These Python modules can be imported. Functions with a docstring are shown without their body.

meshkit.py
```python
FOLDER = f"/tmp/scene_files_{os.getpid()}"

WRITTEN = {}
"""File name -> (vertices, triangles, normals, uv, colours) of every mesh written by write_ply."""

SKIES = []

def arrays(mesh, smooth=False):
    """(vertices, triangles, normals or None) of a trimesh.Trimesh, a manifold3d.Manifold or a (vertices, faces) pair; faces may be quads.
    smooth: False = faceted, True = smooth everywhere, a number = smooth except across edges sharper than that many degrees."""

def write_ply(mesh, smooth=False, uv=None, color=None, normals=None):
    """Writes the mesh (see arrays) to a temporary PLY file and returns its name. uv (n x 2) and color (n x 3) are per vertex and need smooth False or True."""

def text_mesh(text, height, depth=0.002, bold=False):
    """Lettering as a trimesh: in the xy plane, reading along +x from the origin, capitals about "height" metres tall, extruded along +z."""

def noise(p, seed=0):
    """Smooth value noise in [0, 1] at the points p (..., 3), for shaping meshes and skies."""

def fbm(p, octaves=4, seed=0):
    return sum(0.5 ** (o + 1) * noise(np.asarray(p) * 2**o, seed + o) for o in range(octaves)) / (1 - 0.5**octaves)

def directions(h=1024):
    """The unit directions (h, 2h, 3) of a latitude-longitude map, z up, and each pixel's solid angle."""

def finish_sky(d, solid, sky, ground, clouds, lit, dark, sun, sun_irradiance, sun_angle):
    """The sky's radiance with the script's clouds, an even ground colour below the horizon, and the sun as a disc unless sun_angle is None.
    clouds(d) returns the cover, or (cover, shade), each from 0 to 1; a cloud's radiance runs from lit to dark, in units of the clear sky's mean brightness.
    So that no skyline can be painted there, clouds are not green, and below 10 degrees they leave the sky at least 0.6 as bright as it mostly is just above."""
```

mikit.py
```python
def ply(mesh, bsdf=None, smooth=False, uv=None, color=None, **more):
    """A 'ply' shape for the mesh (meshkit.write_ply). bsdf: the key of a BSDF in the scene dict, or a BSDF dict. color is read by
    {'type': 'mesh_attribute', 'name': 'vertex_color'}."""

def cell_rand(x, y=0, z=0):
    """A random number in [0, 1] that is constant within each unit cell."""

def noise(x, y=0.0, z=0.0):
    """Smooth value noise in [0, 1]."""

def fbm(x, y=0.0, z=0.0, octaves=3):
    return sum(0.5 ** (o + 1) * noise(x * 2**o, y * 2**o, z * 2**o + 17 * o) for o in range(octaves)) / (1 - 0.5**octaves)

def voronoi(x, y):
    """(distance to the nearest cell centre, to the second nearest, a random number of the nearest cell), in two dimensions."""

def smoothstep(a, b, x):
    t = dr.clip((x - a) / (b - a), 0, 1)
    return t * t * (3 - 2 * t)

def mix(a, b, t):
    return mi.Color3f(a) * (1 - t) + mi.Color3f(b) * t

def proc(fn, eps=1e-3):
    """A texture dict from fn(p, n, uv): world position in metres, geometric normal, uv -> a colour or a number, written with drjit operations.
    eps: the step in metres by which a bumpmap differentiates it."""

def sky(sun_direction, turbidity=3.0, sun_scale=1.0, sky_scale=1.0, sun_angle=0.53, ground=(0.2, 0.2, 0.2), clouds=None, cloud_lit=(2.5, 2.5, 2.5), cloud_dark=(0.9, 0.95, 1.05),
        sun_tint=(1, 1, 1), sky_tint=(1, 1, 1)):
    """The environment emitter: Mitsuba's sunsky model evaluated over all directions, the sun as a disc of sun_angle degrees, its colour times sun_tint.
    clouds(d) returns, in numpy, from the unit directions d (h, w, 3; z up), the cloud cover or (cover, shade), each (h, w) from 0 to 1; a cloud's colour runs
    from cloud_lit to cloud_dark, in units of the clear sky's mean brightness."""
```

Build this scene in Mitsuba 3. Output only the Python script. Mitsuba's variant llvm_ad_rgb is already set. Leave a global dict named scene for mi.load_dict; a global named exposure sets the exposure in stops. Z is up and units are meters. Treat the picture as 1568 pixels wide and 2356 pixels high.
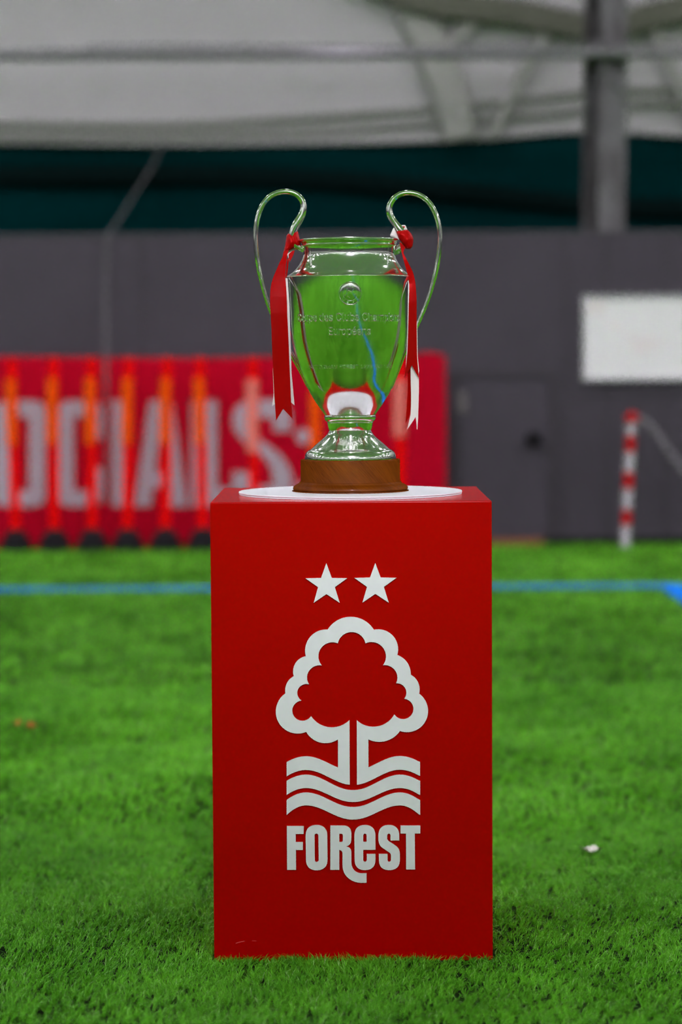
import math, re, random
import numpy as np, trimesh, mitsuba as mi, drjit as dr, mikit, meshkit
from scipy.interpolate import PchipInterpolator, CubicSpline, splprep, splev
import shapely
from shapely.geometry import Polygon
from manifold3d import Manifold
T = mi.ScalarTransform4f
random.seed(7); rng = np.random.default_rng(7)
scene, labels = {'type': 'scene'}, {}

# ------------------------------------------------------------------ camera, exposure, lights
exposure = 0.0
F, CAM = 5634.3, np.array([-0.0164, -6.6075, 1.5493])
PITCH, YAW, ROLL = 0.0612, -0.00143, -0.00603
FW = np.array([math.sin(YAW) * math.cos(PITCH), math.cos(YAW) * math.cos(PITCH), -math.sin(PITCH)])
R0 = np.cross(FW, [0, 0, 1]); R0 /= np.linalg.norm(R0); U0 = np.cross(R0, FW)
RIGHT, UP = R0 * math.cos(ROLL) + U0 * math.sin(ROLL), -R0 * math.sin(ROLL) + U0 * math.cos(ROLL)
scene['camera'] = {'type': 'thinlens', 'fov': math.degrees(2 * math.atan(784 / F)), 'fov_axis': 'x',
                   'aperture_radius': 0.0265, 'focus_distance': 6.42, 'near_clip': 0.05, 'far_clip': 200.0,
                   'to_world': T().look_at(origin=CAM.tolist(), target=(CAM + FW).tolist(), up=UP.tolist())}
LAMP_POWER = 111.0
LAMP_TINT = (1.0, 0.935, 1.09)  # the photograph's white balance takes the turf's green bounce out of the whites            # radiance of one high-bay lamp lens
LAMP_Z, LAMP_R = 6.8, 0.27
SPOT_AT, SPOT_TO, SPOT_POWER = (0.55, -8.6, 6.2), (0.0, 0.05, 1.74), 245.0   # unseen spotlight, added so the pedestal darkens towards its foot


def lin(r, g, b):
    return [((c / 255 + 0.055) / 1.055) ** 2.4 if c > 10 else c / 255 / 12.92 for c in (r, g, b)]


def mat(name, d, two=True):
    scene[name] = {'type': 'twosided', 'b': d} if two else d
    return name


def rgb(c):
    return {'type': 'rgb', 'value': [float(x) for x in c]}


def princ(name, c, rough=0.5, spec=0.5, two=True, **k):
    return mat(name, {'type': 'principled', 'base_color': c if isinstance(c, dict) else rgb(c), 'roughness': rough, 'specular': spec, **k}, two)


def diff(name, c):
    return mat(name, {'type': 'diffuse', 'reflectance': c if isinstance(c, dict) else rgb(c)})


# ------------------------------------------------------------------ measuring and building helpers
def ray(px, py):
    return FW + RIGHT * (px - 784) / F - UP * (py - 1178) / F


def at(px, py, Y):
    """The point of the upright plane y = Y that was measured at a pixel of the photograph."""
    d = ray(px, py)
    return CAM + d * (Y - CAM[1]) / d[1]


def ground(px, py, z=0.0):
    d = ray(px, py)
    return CAM + d * (z - CAM[2]) / d[2]


counts = {}


def put(key, mesh, bsdf, smooth=False, label=None, cat=None, group=None, kind=None, **k):
    """One entry of the scene; a key that is taken gets the next three-digit number."""
    if key in counts:
        counts[key] += 1
        key = f'{key}_{counts[key]:03d}'
    else:
        counts[key] = 0
    scene[key] = mikit.ply(mesh, bsdf, smooth, **k)
    say(key, label, cat, group, kind)
    return key


def say(key, label=None, cat=None, group=None, kind=None):
    d = {a: b for a, b in (('label', label), ('category', cat), ('group', group), ('kind', kind)) if b}
    if d:
        labels[key] = {**labels.get(key, {}), **d}


def thing(name, label, cat, group=None):
    if name in counts:
        counts[name] += 1
        name = f'{name}_{counts[name]:03d}'
    else:
        counts[name] = 0
    say(name, label, cat, group)
    return name


def box(x0, x1, y0, y1, z0, z1):
    return trimesh.creation.box(bounds=[[x0, y0, z0], [x1, y1, z1]])


def rbox(x0, x1, y0, y1, z0, z1, r=0.004, n=16):
    s = Manifold.sphere(r, n)
    return Manifold.batch_hull([s.translate((x, y, z)) for x in (x0 + r, x1 - r) for y in (y0 + r, y1 - r) for z in (z0 + r, z1 - r)])


def join(ms):
    return trimesh.util.concatenate(ms)


def tube(points, radii, sides=16, squash=1.0, caps=True):
    """A bent round bar through the points; squash flattens it along y."""
    p = np.asarray(points, float)
    r = np.broadcast_to(np.asarray(radii, float), (len(p),))
    t = np.gradient(p, axis=0); t /= np.linalg.norm(t, axis=1, keepdims=True)
    a = np.cross(t, [0, 1.0, 0]) if np.abs(t[:, 1]).max() < 0.9 else np.cross(t, [0, 0, 1.0])
    a /= np.linalg.norm(a, axis=1, keepdims=True); b = np.cross(t, a)
    th = np.arange(sides) * 2 * math.pi / sides
    v = p[:, None] + r[:, None, None] * (np.cos(th)[None, :, None] * a[:, None] + squash * np.sin(th)[None, :, None] * b[:, None])
    n = len(p)
    i, j = np.meshgrid(np.arange(n - 1), np.arange(sides), indexing='ij'); k = (j + 1) % sides
    q = np.stack([i * sides + j, (i + 1) * sides + j, (i + 1) * sides + k, i * sides + k], -1).reshape(-1, 4)
    f = np.vstack([q[:, [0, 1, 2]], q[:, [0, 2, 3]]]); v = v.reshape(-1, 3)
    if caps:
        v = np.vstack([v, p[:1], p[-1:]]); m = len(v)
        j = np.arange(sides); k = (j + 1) % sides
        f = np.vstack([f, np.stack([np.full(sides, m - 2), j, k], -1), np.stack([np.full(sides, m - 1), (n - 1) * sides + k, (n - 1) * sides + j], -1)])
    mesh = trimesh.Trimesh(v, f, process=False)
    if mesh.volume < 0:
        mesh.invert()
    return mesh


def smooth_path(pts, n=80):
    pts = np.asarray(pts, float)
    tck, _ = splprep(pts.T, s=0, k=min(3, len(pts) - 1))
    return np.array(splev(np.linspace(0, 1, n), tck)).T


def lathe(profile, seg=160):
    m = trimesh.creation.revolve(np.asarray(profile, float), sections=seg)
    if m.is_watertight and m.volume < 0:
        m.invert()
    return m


def path(text, steps=14):
    """Outlines written as M/L/Q/C/P(via, end: an arc through three points)/Z with pixel numbers -> shapely polygon (later rings are holes or islands)."""
    rings, cur = [], []
    tok = re.findall(r'[MLQCPZ]|-?[\d.]+', text); i, cmd = 0, None

    def num(n):
        nonlocal i
        v = [float(tok[i + k]) for k in range(n)]; i += n
        return [np.array(v[k:k + 2]) for k in range(0, n, 2)]
    while i < len(tok):
        if tok[i].isalpha():
            cmd = tok[i]; i += 1
            if cmd == 'Z':
                rings.append(np.array(cur)); cur = []; continue
        if cmd == 'M':
            cur = num(2); cmd = 'L'
        elif cmd == 'L':
            cur += num(2)
        elif cmd == 'Q':
            a = cur[-1]; b, c = num(4)
            for t in np.linspace(0, 1, steps + 1)[1:]:
                cur.append((1 - t) ** 2 * a + 2 * t * (1 - t) * b + t * t * c)
        elif cmd == 'C':
            a = cur[-1]; b, c, d = num(6)
            for t in np.linspace(0, 1, steps + 1)[1:]:
                cur.append((1 - t) ** 3 * a + 3 * t * (1 - t) ** 2 * b + 3 * t * t * (1 - t) * c + t ** 3 * d)
        elif cmd == 'P':
            a = cur[-1]; b, c = num(4)
            M = 2 * np.array([b - a, c - a]); rhs = np.array([b @ b - a @ a, c @ c - a @ a])
            o = np.linalg.solve(M, rhs); r = np.linalg.norm(a - o)
            an, bn, cn = (math.atan2(*(p - o)[::-1]) for p in (a, b, c))
            sw, sb = (cn - an) % (2 * math.pi), (bn - an) % (2 * math.pi)
            if sb > sw:
                sw -= 2 * math.pi
            for t in np.linspace(0, 1, 2 * steps + 1)[1:]:
                cur.append(o + r * np.array([math.cos(an + sw * t), math.sin(an + sw * t)]))
    shape = Polygon(rings[0]).buffer(0)
    for h in rings[1:]:
        shape = shape.symmetric_difference(Polygon(h).buffer(0))
    return shape


def mapped(shape, fn):
    """A shapely polygon with every corner moved by fn(x, y) -> (x, y)."""
    return shapely.transform(shape, lambda a: np.array([fn(*p) for p in a]))


def extrude(shape, depth):
    """Polygon in (x, z) metres -> a plate whose front faces -y at y = 0 and whose back is at y = depth."""
    ms = []
    for g in getattr(shape, 'geoms', [shape]):
        m = trimesh.creation.extrude_polygon(g, depth, engine='earcut')
        v = m.vertices
        m2 = trimesh.Trimesh(np.stack([v[:, 0], v[:, 2], v[:, 1]], -1), m.faces[:, ::-1], process=False)
        ms.append(m2)
    return join(ms)


def plate(shape_px, Y, depth, fn=None):
    """A flat plate cut to an outline measured on the upright plane y = Y (its front)."""
    m = extrude(mapped(shape_px, lambda x, y: at(x, y, Y)[[0, 2]]), depth)
    m.apply_translation([0, Y, 0])
    return m


# ------------------------------------------------------------------ materials
def turf_tint(p):
    return mikit.fbm(p.x * 2.3, p.y * 1.1, 0.0, 3), mikit.fbm(p.x * 14, p.y * 7, 3.0, 2)


def blade_color(p, n, uv):
    a, b = turf_tint(p)
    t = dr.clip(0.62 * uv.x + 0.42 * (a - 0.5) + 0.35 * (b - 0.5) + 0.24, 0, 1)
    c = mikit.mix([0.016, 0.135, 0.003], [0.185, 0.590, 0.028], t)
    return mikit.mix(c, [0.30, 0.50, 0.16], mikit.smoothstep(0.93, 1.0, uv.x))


def backing_color(p, n, uv):
    a, b = turf_tint(p)
    t = dr.clip(0.35 + 0.8 * (a - 0.5) + 0.6 * (b - 0.5), 0, 1)
    return mikit.mix([0.026, 0.140, 0.004], [0.078, 0.270, 0.015], t)


princ('mat_blade', mikit.proc(blade_color), 0.5, 0.1)
diff('mat_infill', [0.008, 0.014, 0.006])
diff('mat_backing', mikit.proc(backing_color))
princ('mat_blue_turf', [0.004, 0.15, 0.62], 0.8, 0.08)


def wall_color(p, n, uv):
    f = mikit.fbm(p.x * 1.3, p.z * 1.3, 0.0, 3)
    return mikit.mix([0.040, 0.0355, 0.041], [0.051, 0.046, 0.053], f)


princ('mat_wall', mikit.proc(wall_color), 0.75, 0.15)
princ('mat_door', [0.048, 0.043, 0.050], 0.7, 0.15)
princ('mat_seam', [0.041, 0.037, 0.040], 0.8, 0.15)
princ('mat_black', [0.003, 0.003, 0.003], 0.6, 0.1)
princ('mat_rubber', [0.006, 0.006, 0.007], 0.8, 0.1)


def curtain_color(p, n, uv):
    f = mikit.fbm(p.x * 0.6, p.z * 2.0, 0.0, 3)
    return mikit.mix([0.0004, 0.0115, 0.0112], [0.0008, 0.0175, 0.0175], f)


diff('mat_curtain', mikit.proc(curtain_color))
diff('mat_webbing', [0.002, 0.006, 0.0055])


def membrane_color(p, n, uv):
    f = mikit.fbm(p.x * 0.35, p.z * 0.6, 0.0, 2)
    return mikit.mix([0.50, 0.475, 0.48], [0.56, 0.53, 0.537], f)


diff('mat_membrane', mikit.proc(membrane_color))
diff('mat_strap', [0.30, 0.30, 0.27])
diff('mat_truss_shade', [0.11, 0.115, 0.085])  # shadow of the chord behind the lining, put into the colour
diff('mat_brace_shade', [0.40, 0.395, 0.36])  # fainter shadow of the braces through the lining, as a paler olive
diff('mat_ceiling', [0.66, 0.60, 0.66])
diff('mat_side', [0.10, 0.10, 0.105])
princ('mat_galvanised', [0.23, 0.22, 0.23], 0.25, 0.8, metallic=0.35)


def column_color(p, n, uv):
    f = mikit.fbm(p.x * 9, p.z * 2.2, p.y * 9, 3)
    return mikit.mix([0.045, 0.042, 0.040], [0.125, 0.125, 0.122], mikit.smoothstep(0.3, 0.7, f))


princ('mat_column', mikit.proc(column_color), 0.55, 0.4)
princ('mat_crimson', [0.40, 0.0006, 0.014], 0.7, 0.04)
princ('mat_banner_white', [0.50, 0.45, 0.51], 0.6, 0.2)
princ('mat_pole_red', [0.96, 0.002, 0.0005], 0.5, 0.05)
princ('mat_pole_orange', [1.0, 0.105, 0.001], 0.5, 0.05)
princ('mat_pole_pink', [0.88, 0.22, 0.17], 0.4, 0.4)
princ('mat_post_red', [0.42, 0.001, 0.001], 0.5, 0.08)
princ('mat_post_white', [0.66, 0.62, 0.66], 0.5, 0.2)
princ('mat_post_grey', [0.22, 0.20, 0.22], 0.55, 0.2)
princ('mat_plate', [0.11, 0.10, 0.095], 0.6, 0.2)


def board_color(p, n, uv):
    s = mikit.fbm(p.x * 2.4 + 3.1, p.z * 3.0, 0.0, 3)
    return mikit.mix([0.87, 0.85, 0.84], [0.87, 0.80, 0.785], mikit.smoothstep(0.56, 0.72, s))


princ('mat_whiteboard', mikit.proc(board_color), 0.3, 0.5)
princ('mat_plank', [0.17, 0.055, 0.018], 0.6, 0.3)
princ('mat_cord', [0.16, 0.155, 0.16], 0.7, 0.3)


def acrylic_color(p, n, uv):
    # a hand-drawn scratch low on the front panel and faint smears
    s = dr.abs(p.z - (0.020 + 0.80 * (p.x + 0.36) - 4.2 * dr.square(p.x + 0.36)))
    live = mikit.smoothstep(0.45, 0.75, mikit.noise(p.x * 90, 4.0, 0.0)) * (1 - mikit.smoothstep(-0.29, -0.22, p.x))
    k = (1 - mikit.smoothstep(0.0006, 0.0018, s)) * live
    f = mikit.fbm(p.x * 5, p.z * 5, p.y * 5, 2)
    return mikit.mix(mikit.mix([0.36, 0.0005, 0.0006], [0.40, 0.0006, 0.0008], f), [0.75, 0.10, 0.10], 0.7 * k)


princ('mat_red_acrylic', mikit.proc(acrylic_color), 0.16, 0.10)
princ('mat_emblem', [0.76, 0.77, 0.76], 0.5, 0.3)
princ('mat_disc', [0.74, 0.75, 0.78], 0.25, 0.5)
mat('mat_silver', {'type': 'roughconductor', 'material': 'none', 'specular_reflectance': rgb([0.96, 0.92, 0.93]), 'alpha': 0.012, 'distribution': 'ggx'})


def wood_color(p, n, uv):
    a = dr.atan2(p.y, p.x)
    g = mikit.fbm(a * 4 + p.z * 30, p.z * 9 + a * 1.5, 0.0, 3)
    fine = mikit.fbm(a * 60 + p.z * 420, p.z * 60, 2.0, 2)
    return mikit.mix([0.052, 0.0088, 0.0003], [0.160, 0.038, 0.0012], dr.clip(0.6 * g + 0.45 * fine, 0, 1))


princ('mat_wood', mikit.proc(wood_color), 0.5, 0.0, clearcoat=0.7, clearcoat_gloss=0.99)
princ('mat_ribbon_red', [0.31, 0.0005, 0.0006], 0.45, 0.08, metallic=0.2)
princ('mat_ribbon_white', [0.60, 0.57, 0.53], 0.6, 0.2)
princ('mat_paper', [0.75, 0.73, 0.66], 0.7, 0.2)
princ('mat_tape', [0.55, 0.13, 0.03], 0.7, 0.2)
princ('mat_lamp_body', [0.25, 0.25, 0.26], 0.5, 0.4)
princ('mat_trim', [0.05, 0.048, 0.05], 0.6, 0.3)

# ------------------------------------------------------------------ the setting: hall shell
WALL_Y, CURT_Y = 14.0, 15.65
wall_top = float(at(784, 543, WALL_Y)[2])
mem_dy = 0.12                                        # the lining leans this much towards the hall per metre of height
put('floor', box(-27, 27, -52, 16.2, -0.10, 0.0), 'mat_backing', kind='structure', label='green artificial turf pitch under the whole indoor hall')
put('wall_back', box(-27, 27, WALL_Y, WALL_Y + 0.12, 0.0, wall_top), 'mat_wall', kind='structure', label='long dark grey lower wall behind the pitch')
for sx in (330, 700, 1300, 1395, 1530):
    x = at(sx, 1000, WALL_Y)[0]
    put('wall_back__seam', box(x - 0.012, x + 0.012, WALL_Y - 0.006, WALL_Y + 0.01, 0.0, wall_top), 'mat_seam')
put('wall_back__coping', rbox(-27, 27, WALL_Y - 0.01, WALL_Y + 0.14, wall_top, wall_top + 0.03, 0.008, 8), 'mat_trim')
put('trim_1', box(-27, 27, WALL_Y - 0.03, WALL_Y, 0.0, 0.06), 'mat_black', kind='structure', label='black kick strip along the foot of the grey wall')

# the lining: a white membrane that starts above the curtain and leans into the hall
edge_px = np.array([[-6500, 330], [-700, 330], [0, 327], [380, 331], [784, 327], [1100, 318], [1345, 301], [1436, 303], [1568, 311], [2300, 330], [8100, 330]], float)
ex = np.r_[np.linspace(-6500, -700, 40)[:-1], np.linspace(-700, 2300, 121), np.linspace(2300, 8100, 40)[1:]]; ey = PchipInterpolator(edge_px[:, 0], edge_px[:, 1])(ex)
foot = np.array([at(a, b, CURT_Y - 0.05) for a, b in zip(ex, ey)])
rows = []
for t in np.linspace(0, 1, 14):
    z = foot[:, 2] * (1 - t) + 9.0 * t
    rows.append(np.stack([foot[:, 0], foot[:, 1] - mem_dy * (z - foot[:, 2]) , z], -1))
g = np.array(rows); n0, n1 = g.shape[:2]


def grid_faces(n0, n1):
    i, j = np.meshgrid(np.arange(n0 - 1), np.arange(n1 - 1), indexing='ij')
    a = (i * n1 + j).ravel()
    return np.stack([a, a + 1, a + n1 + 1, a + n1], -1)


gv = g.reshape(-1, 3)
put('ceiling__lining', (gv, grid_faces(n0, n1)), 'mat_membrane', True)
say('ceiling__lining', 'white fabric lining of the roof slope')
hem = tube(foot[::2], 0.02, 10)
put('ceiling__hem', hem, 'mat_membrane', True)
xl, xr = float(foot[0, 0]), float(foot[-1, 0])
put('ceiling', box(-27.2, 27.2, -52, float(g[-1, 0, 1]) + 0.3, 9.0, 9.1), 'mat_ceiling', kind='structure', label='pale fabric roof of the indoor sports hall')
for nm, lower, upper, where_ in (('wall_left', (-27.2, -27, -52, 16.2), (-27.1, -26.95, -52, 15.2), 'left side wall'), ('wall_right', (27, 27.2, -52, 16.2), (26.95, 27.1, -52, 15.2), 'right side wall'),
                                 ('wall_front', (-27.2, 27.2, -52.2, -52), (-27, 27, -52.1, -51.95), 'end wall behind the camera')):
    put(nm, box(*lower, 0, wall_top), 'mat_wall', kind='structure', label=f'dark grey lower {where_} of the hall')
    put(nm + '__lining', box(*upper, wall_top, 9.0), 'mat_membrane', label='white fabric lining above the grey wall')

cx = np.linspace(-27, 27, 217); cz = np.linspace(0.0, 5.2, 12)
X, Z = np.meshgrid(cx, cz)
cur = np.stack([X, CURT_Y + 0.02 * np.sin(X * 2.1) + 0.0 * Z, Z], -1)
put('wall_upper', (cur.reshape(-1, 3), grid_faces(*X.shape)), 'mat_curtain', True, kind='structure', label='dark bottle-green curtain above the grey wall')
wb = smooth_path([at(x, y, CURT_Y - 0.07) for x, y in ((-300, 402), (0, 404), (300, 402), (784, 415), (1000, 434), (1250, 462), (1400, 476), (1568, 478), (1900, 470))], 60)
put('wall_upper__webbing', tube(wb, 0.085, 10, 0.25), 'mat_webbing', True, label='black webbing band sagging across the green curtain')

# truss shadows showing through the lining, put in as olive bars before it
def lining(px, py, off):
    d = ray(px, py); o = at(784, 327, CURT_Y - 0.05)
    nrm = np.array([0, 1.0, mem_dy]); nrm /= np.linalg.norm(nrm)
    return CAM + d * (((o - CAM) @ nrm - off) / (d @ nrm))


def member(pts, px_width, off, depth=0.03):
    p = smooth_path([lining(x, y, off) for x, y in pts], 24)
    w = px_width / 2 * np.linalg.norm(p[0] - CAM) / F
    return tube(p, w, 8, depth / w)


truss = thing('truss_silhouette', 'truss shadow seen through the white lining at top right, drawn as olive bars', 'roof truss')
put(truss + '__top_chord', member(((800, -70), (860, -40), (930, -10), (1080, 18), (1230, 38), (1360, 62), (1440, 52), (1520, 32), (1600, 18), (1800, -20)), 62, 0.16), 'mat_truss_shade', True)
put(truss + '__diagonal', member(((925, -30), (985, 90), (1025, 190), (1062, 318)), 84, 0.08), 'mat_brace_shade', True)
put(truss + '__strut', member(((1285, 30), (1225, 130), (1185, 205), (1140, 310)), 26, 0.11), 'mat_brace_shade', True)
put(truss + '__strut', member(((1125, 30), (1080, 62), (1040, 100), (1010, 132)), 24, 0.11), 'mat_brace_shade', True)
put(truss + '__strut', member(((1490, 35), (1520, 105), (1550, 175), (1600, 290)), 24, 0.11), 'mat_brace_shade', True)
strap_pts = [((-200, 290), (0, 285), (300, 288), (784, 266), (1100, 240), (1345, 212), (1450, 205), (1568, 210), (1800, 220)),
             ((-200, 312), (0, 312), (300, 312), (784, 300), (1100, 276), (1345, 250), (1450, 238), (1568, 240), (1800, 250))]
for pts, lb in zip(strap_pts, ('upper of two pale netting bundles slung across the white lining', 'lower of two pale netting bundles slung across the white lining')):
    k = put('net_bundle', member(pts, 12, 0.045, 0.02), 'mat_strap', True, lb, 'netting')

# galvanised column behind the grey wall, and the rail it carries
COL_Y = 14.45
b0, b1 = at(1387, 560, COL_Y), at(1394, -60, COL_Y)
ax = b1 - b0; L = np.linalg.norm(ax) + 0.9; s = F / (COL_Y - CAM[1])
hw = 36 / s
prof = shapely.union_all([shapely.box(-hw, -0.13, hw, -0.105), shapely.box(-hw, 0.105, hw, 0.13), shapely.box(-0.012, -0.13, 0.012, 0.13)])
cm = trimesh.creation.extrude_polygon(prof, L, engine='earcut')
zx = ax / np.linalg.norm(ax); xx = np.array([1, 0, 0]) - zx[0] * zx; xx /= np.linalg.norm(xx); yx = np.cross(zx, xx)
M = np.eye(4); M[:3, 0], M[:3, 1], M[:3, 2] = xx, yx, zx; M[:3, 3] = b0 - 0.8 * zx
rot = trimesh.transformations.rotation_matrix(math.radians(28), [0, 0, 1])
cm.apply_transform(rot); cm.apply_transform(M)
col = thing('steel_column', 'weathered grey steel column rising behind the grey wall at right', 'column')
put(col + '__shaft', cm, 'mat_column')
pc = at(1391, 128, COL_Y)
put(col + '__clamp', rbox(pc[0] - hw * 1.25, pc[0] + hw * 1.25, COL_Y - 0.25, COL_Y + 0.16, pc[2] - 0.06, pc[2] + 0.06, 0.01, 8), 'mat_column')
rail = thing('rail', 'long round steel rail crossing in front of the white lining', 'rail')
put(rail + '__tube', tube(np.linspace(at(-500, 129, COL_Y - 0.28), at(1362, 122, COL_Y - 0.28), 30), 0.043, 20), 'mat_galvanised', True)
put(rail + '__tube', tube(np.linspace(at(1362, 122, COL_Y - 0.28), at(1900, 124, COL_Y - 0.28), 12), 0.038, 20), 'mat_galvanised', True)
put('wire', tube(smooth_path([at(x, y, COL_Y - 0.20) for x, y in ((200, 108), (700, 109), (1100, 107), (1360, 98), (1450, 99), (1568, 106), (1800, 112))], 50), 0.009, 8), 'mat_cord', True,
    'thin wire strung just above the steel rail', 'wire')

# ------------------------------------------------------------------ wall furniture
dx0, dx1 = at(1058, 1000, WALL_Y)[0], at(1262, 1000, WALL_Y)[0]
dz = at(1150, 868, WALL_Y)[2]
put('door_1', rbox(dx0, dx1, WALL_Y - 0.012, WALL_Y + 0.03, 0.05, dz, 0.004, 8), 'mat_door', kind='structure', label='flush grey door in the dark wall right of the banner')
put('door_1__frame', join([box(dx0 - 0.06, dx0 - 0.004, WALL_Y - 0.025, WALL_Y + 0.02, 0, dz + 0.06), box(dx1 + 0.004, dx1 + 0.06, WALL_Y - 0.025, WALL_Y + 0.02, 0, dz + 0.06),
                           box(dx0 - 0.004, dx1 + 0.004, WALL_Y - 0.025, WALL_Y + 0.02, dz + 0.004, dz + 0.06)]), 'mat_seam')
hp = at(1226, 1010, WALL_Y)
hk = lathe([(0, 0.0), (0.052, 0.0), (0.052, 0.02), (0.03, 0.03), (0.024, 0.045), (0.06, 0.06), (0.066, 0.08), (0.055, 0.1), (0, 0.105)], 32)
hk.apply_transform(trimesh.transformations.rotation_matrix(math.pi / 2, [1, 0, 0])); hk.apply_translation([hp[0], WALL_Y - 0.012, hp[2]])
put('door_1__handle', hk, 'mat_black', 40, label='round black door knob')
hp = at(1063, 925, WALL_Y)
put('door_1__hinge_plate', rbox(hp[0] - 0.035, hp[0] + 0.035, WALL_Y - 0.03, WALL_Y - 0.004, hp[2] - 0.09, hp[2] + 0.09, 0.004, 8), 'mat_plate', label='small pale plate at the door edge')
p0, p1 = at(1060, 1240, 13.85), at(1250, 1262, 13.85)
put('timber_plank', rbox(p0[0], p1[0], 13.82, 13.90, 0.0, p0[2], 0.005, 8), 'mat_plank', 30, 'brown timber plank lying at the foot of the grey door', 'plank')

w0, w1 = at(1338, 680, WALL_Y), at(2050, 872, WALL_Y)
wbd = thing('whiteboard', 'blank white board fixed high on the dark grey wall', 'whiteboard')
put(wbd + '__panel', box(w0[0] + 0.02, w1[0] - 0.02, WALL_Y - 0.035, WALL_Y - 0.005, w1[2] + 0.02, w0[2] - 0.02), 'mat_whiteboard')
fr = [(w0[0], w1[0], w0[2] - 0.025, w0[2]), (w0[0], w1[0], w1[2], w1[2] + 0.025), (w0[0], w0[0] + 0.025, w1[2] + 0.025, w0[2] - 0.025), (w1[0] - 0.025, w1[0], w1[2] + 0.025, w0[2] - 0.025)]
put(wbd + '__frame', join([box(a, b, WALL_Y - 0.05, WALL_Y, c, d) for a, b, c, d in fr]), 'mat_post_white', label='thin pale frame')

# red and white striped post with its grey stay
POST_Y = 13.55
st = thing('striped_post', 'slim red and white banded post with a sloping grey stay near the wall', 'post')
pt, pb = at(1452, 962, POST_Y), at(1437, 1250, POST_Y); pb[2] = 0.0
bands = [(962, 972, 'r'), (972, 1003, 'w'), (1003, 1043, 'r'), (1043, 1091, 'w'), (1091, 1131, 'r'), (1131, 1181, 'w'), (1181, 1219, 'r'), (1219, 1275, 'w')]
for y0, y1, c in bands:
    f0, f1 = (y0 - 962) / (1275 - 962), (y1 - 962) / (1275 - 962)
    put(st + '__band', tube([pt + (pb - pt) * f0, pt + (pb - pt) * (f0 + f1) / 2, pt + (pb - pt) * f1], 0.038, 20), 'mat_post_red' if c == 'r' else 'mat_post_white', 40)
cap = trimesh.creation.icosphere(3, 0.055); cap.apply_translation(pt)
put(st + '__cap', cap, 'mat_post_red', True)
e = at(1640, 1180, POST_Y + 0.2)
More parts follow.
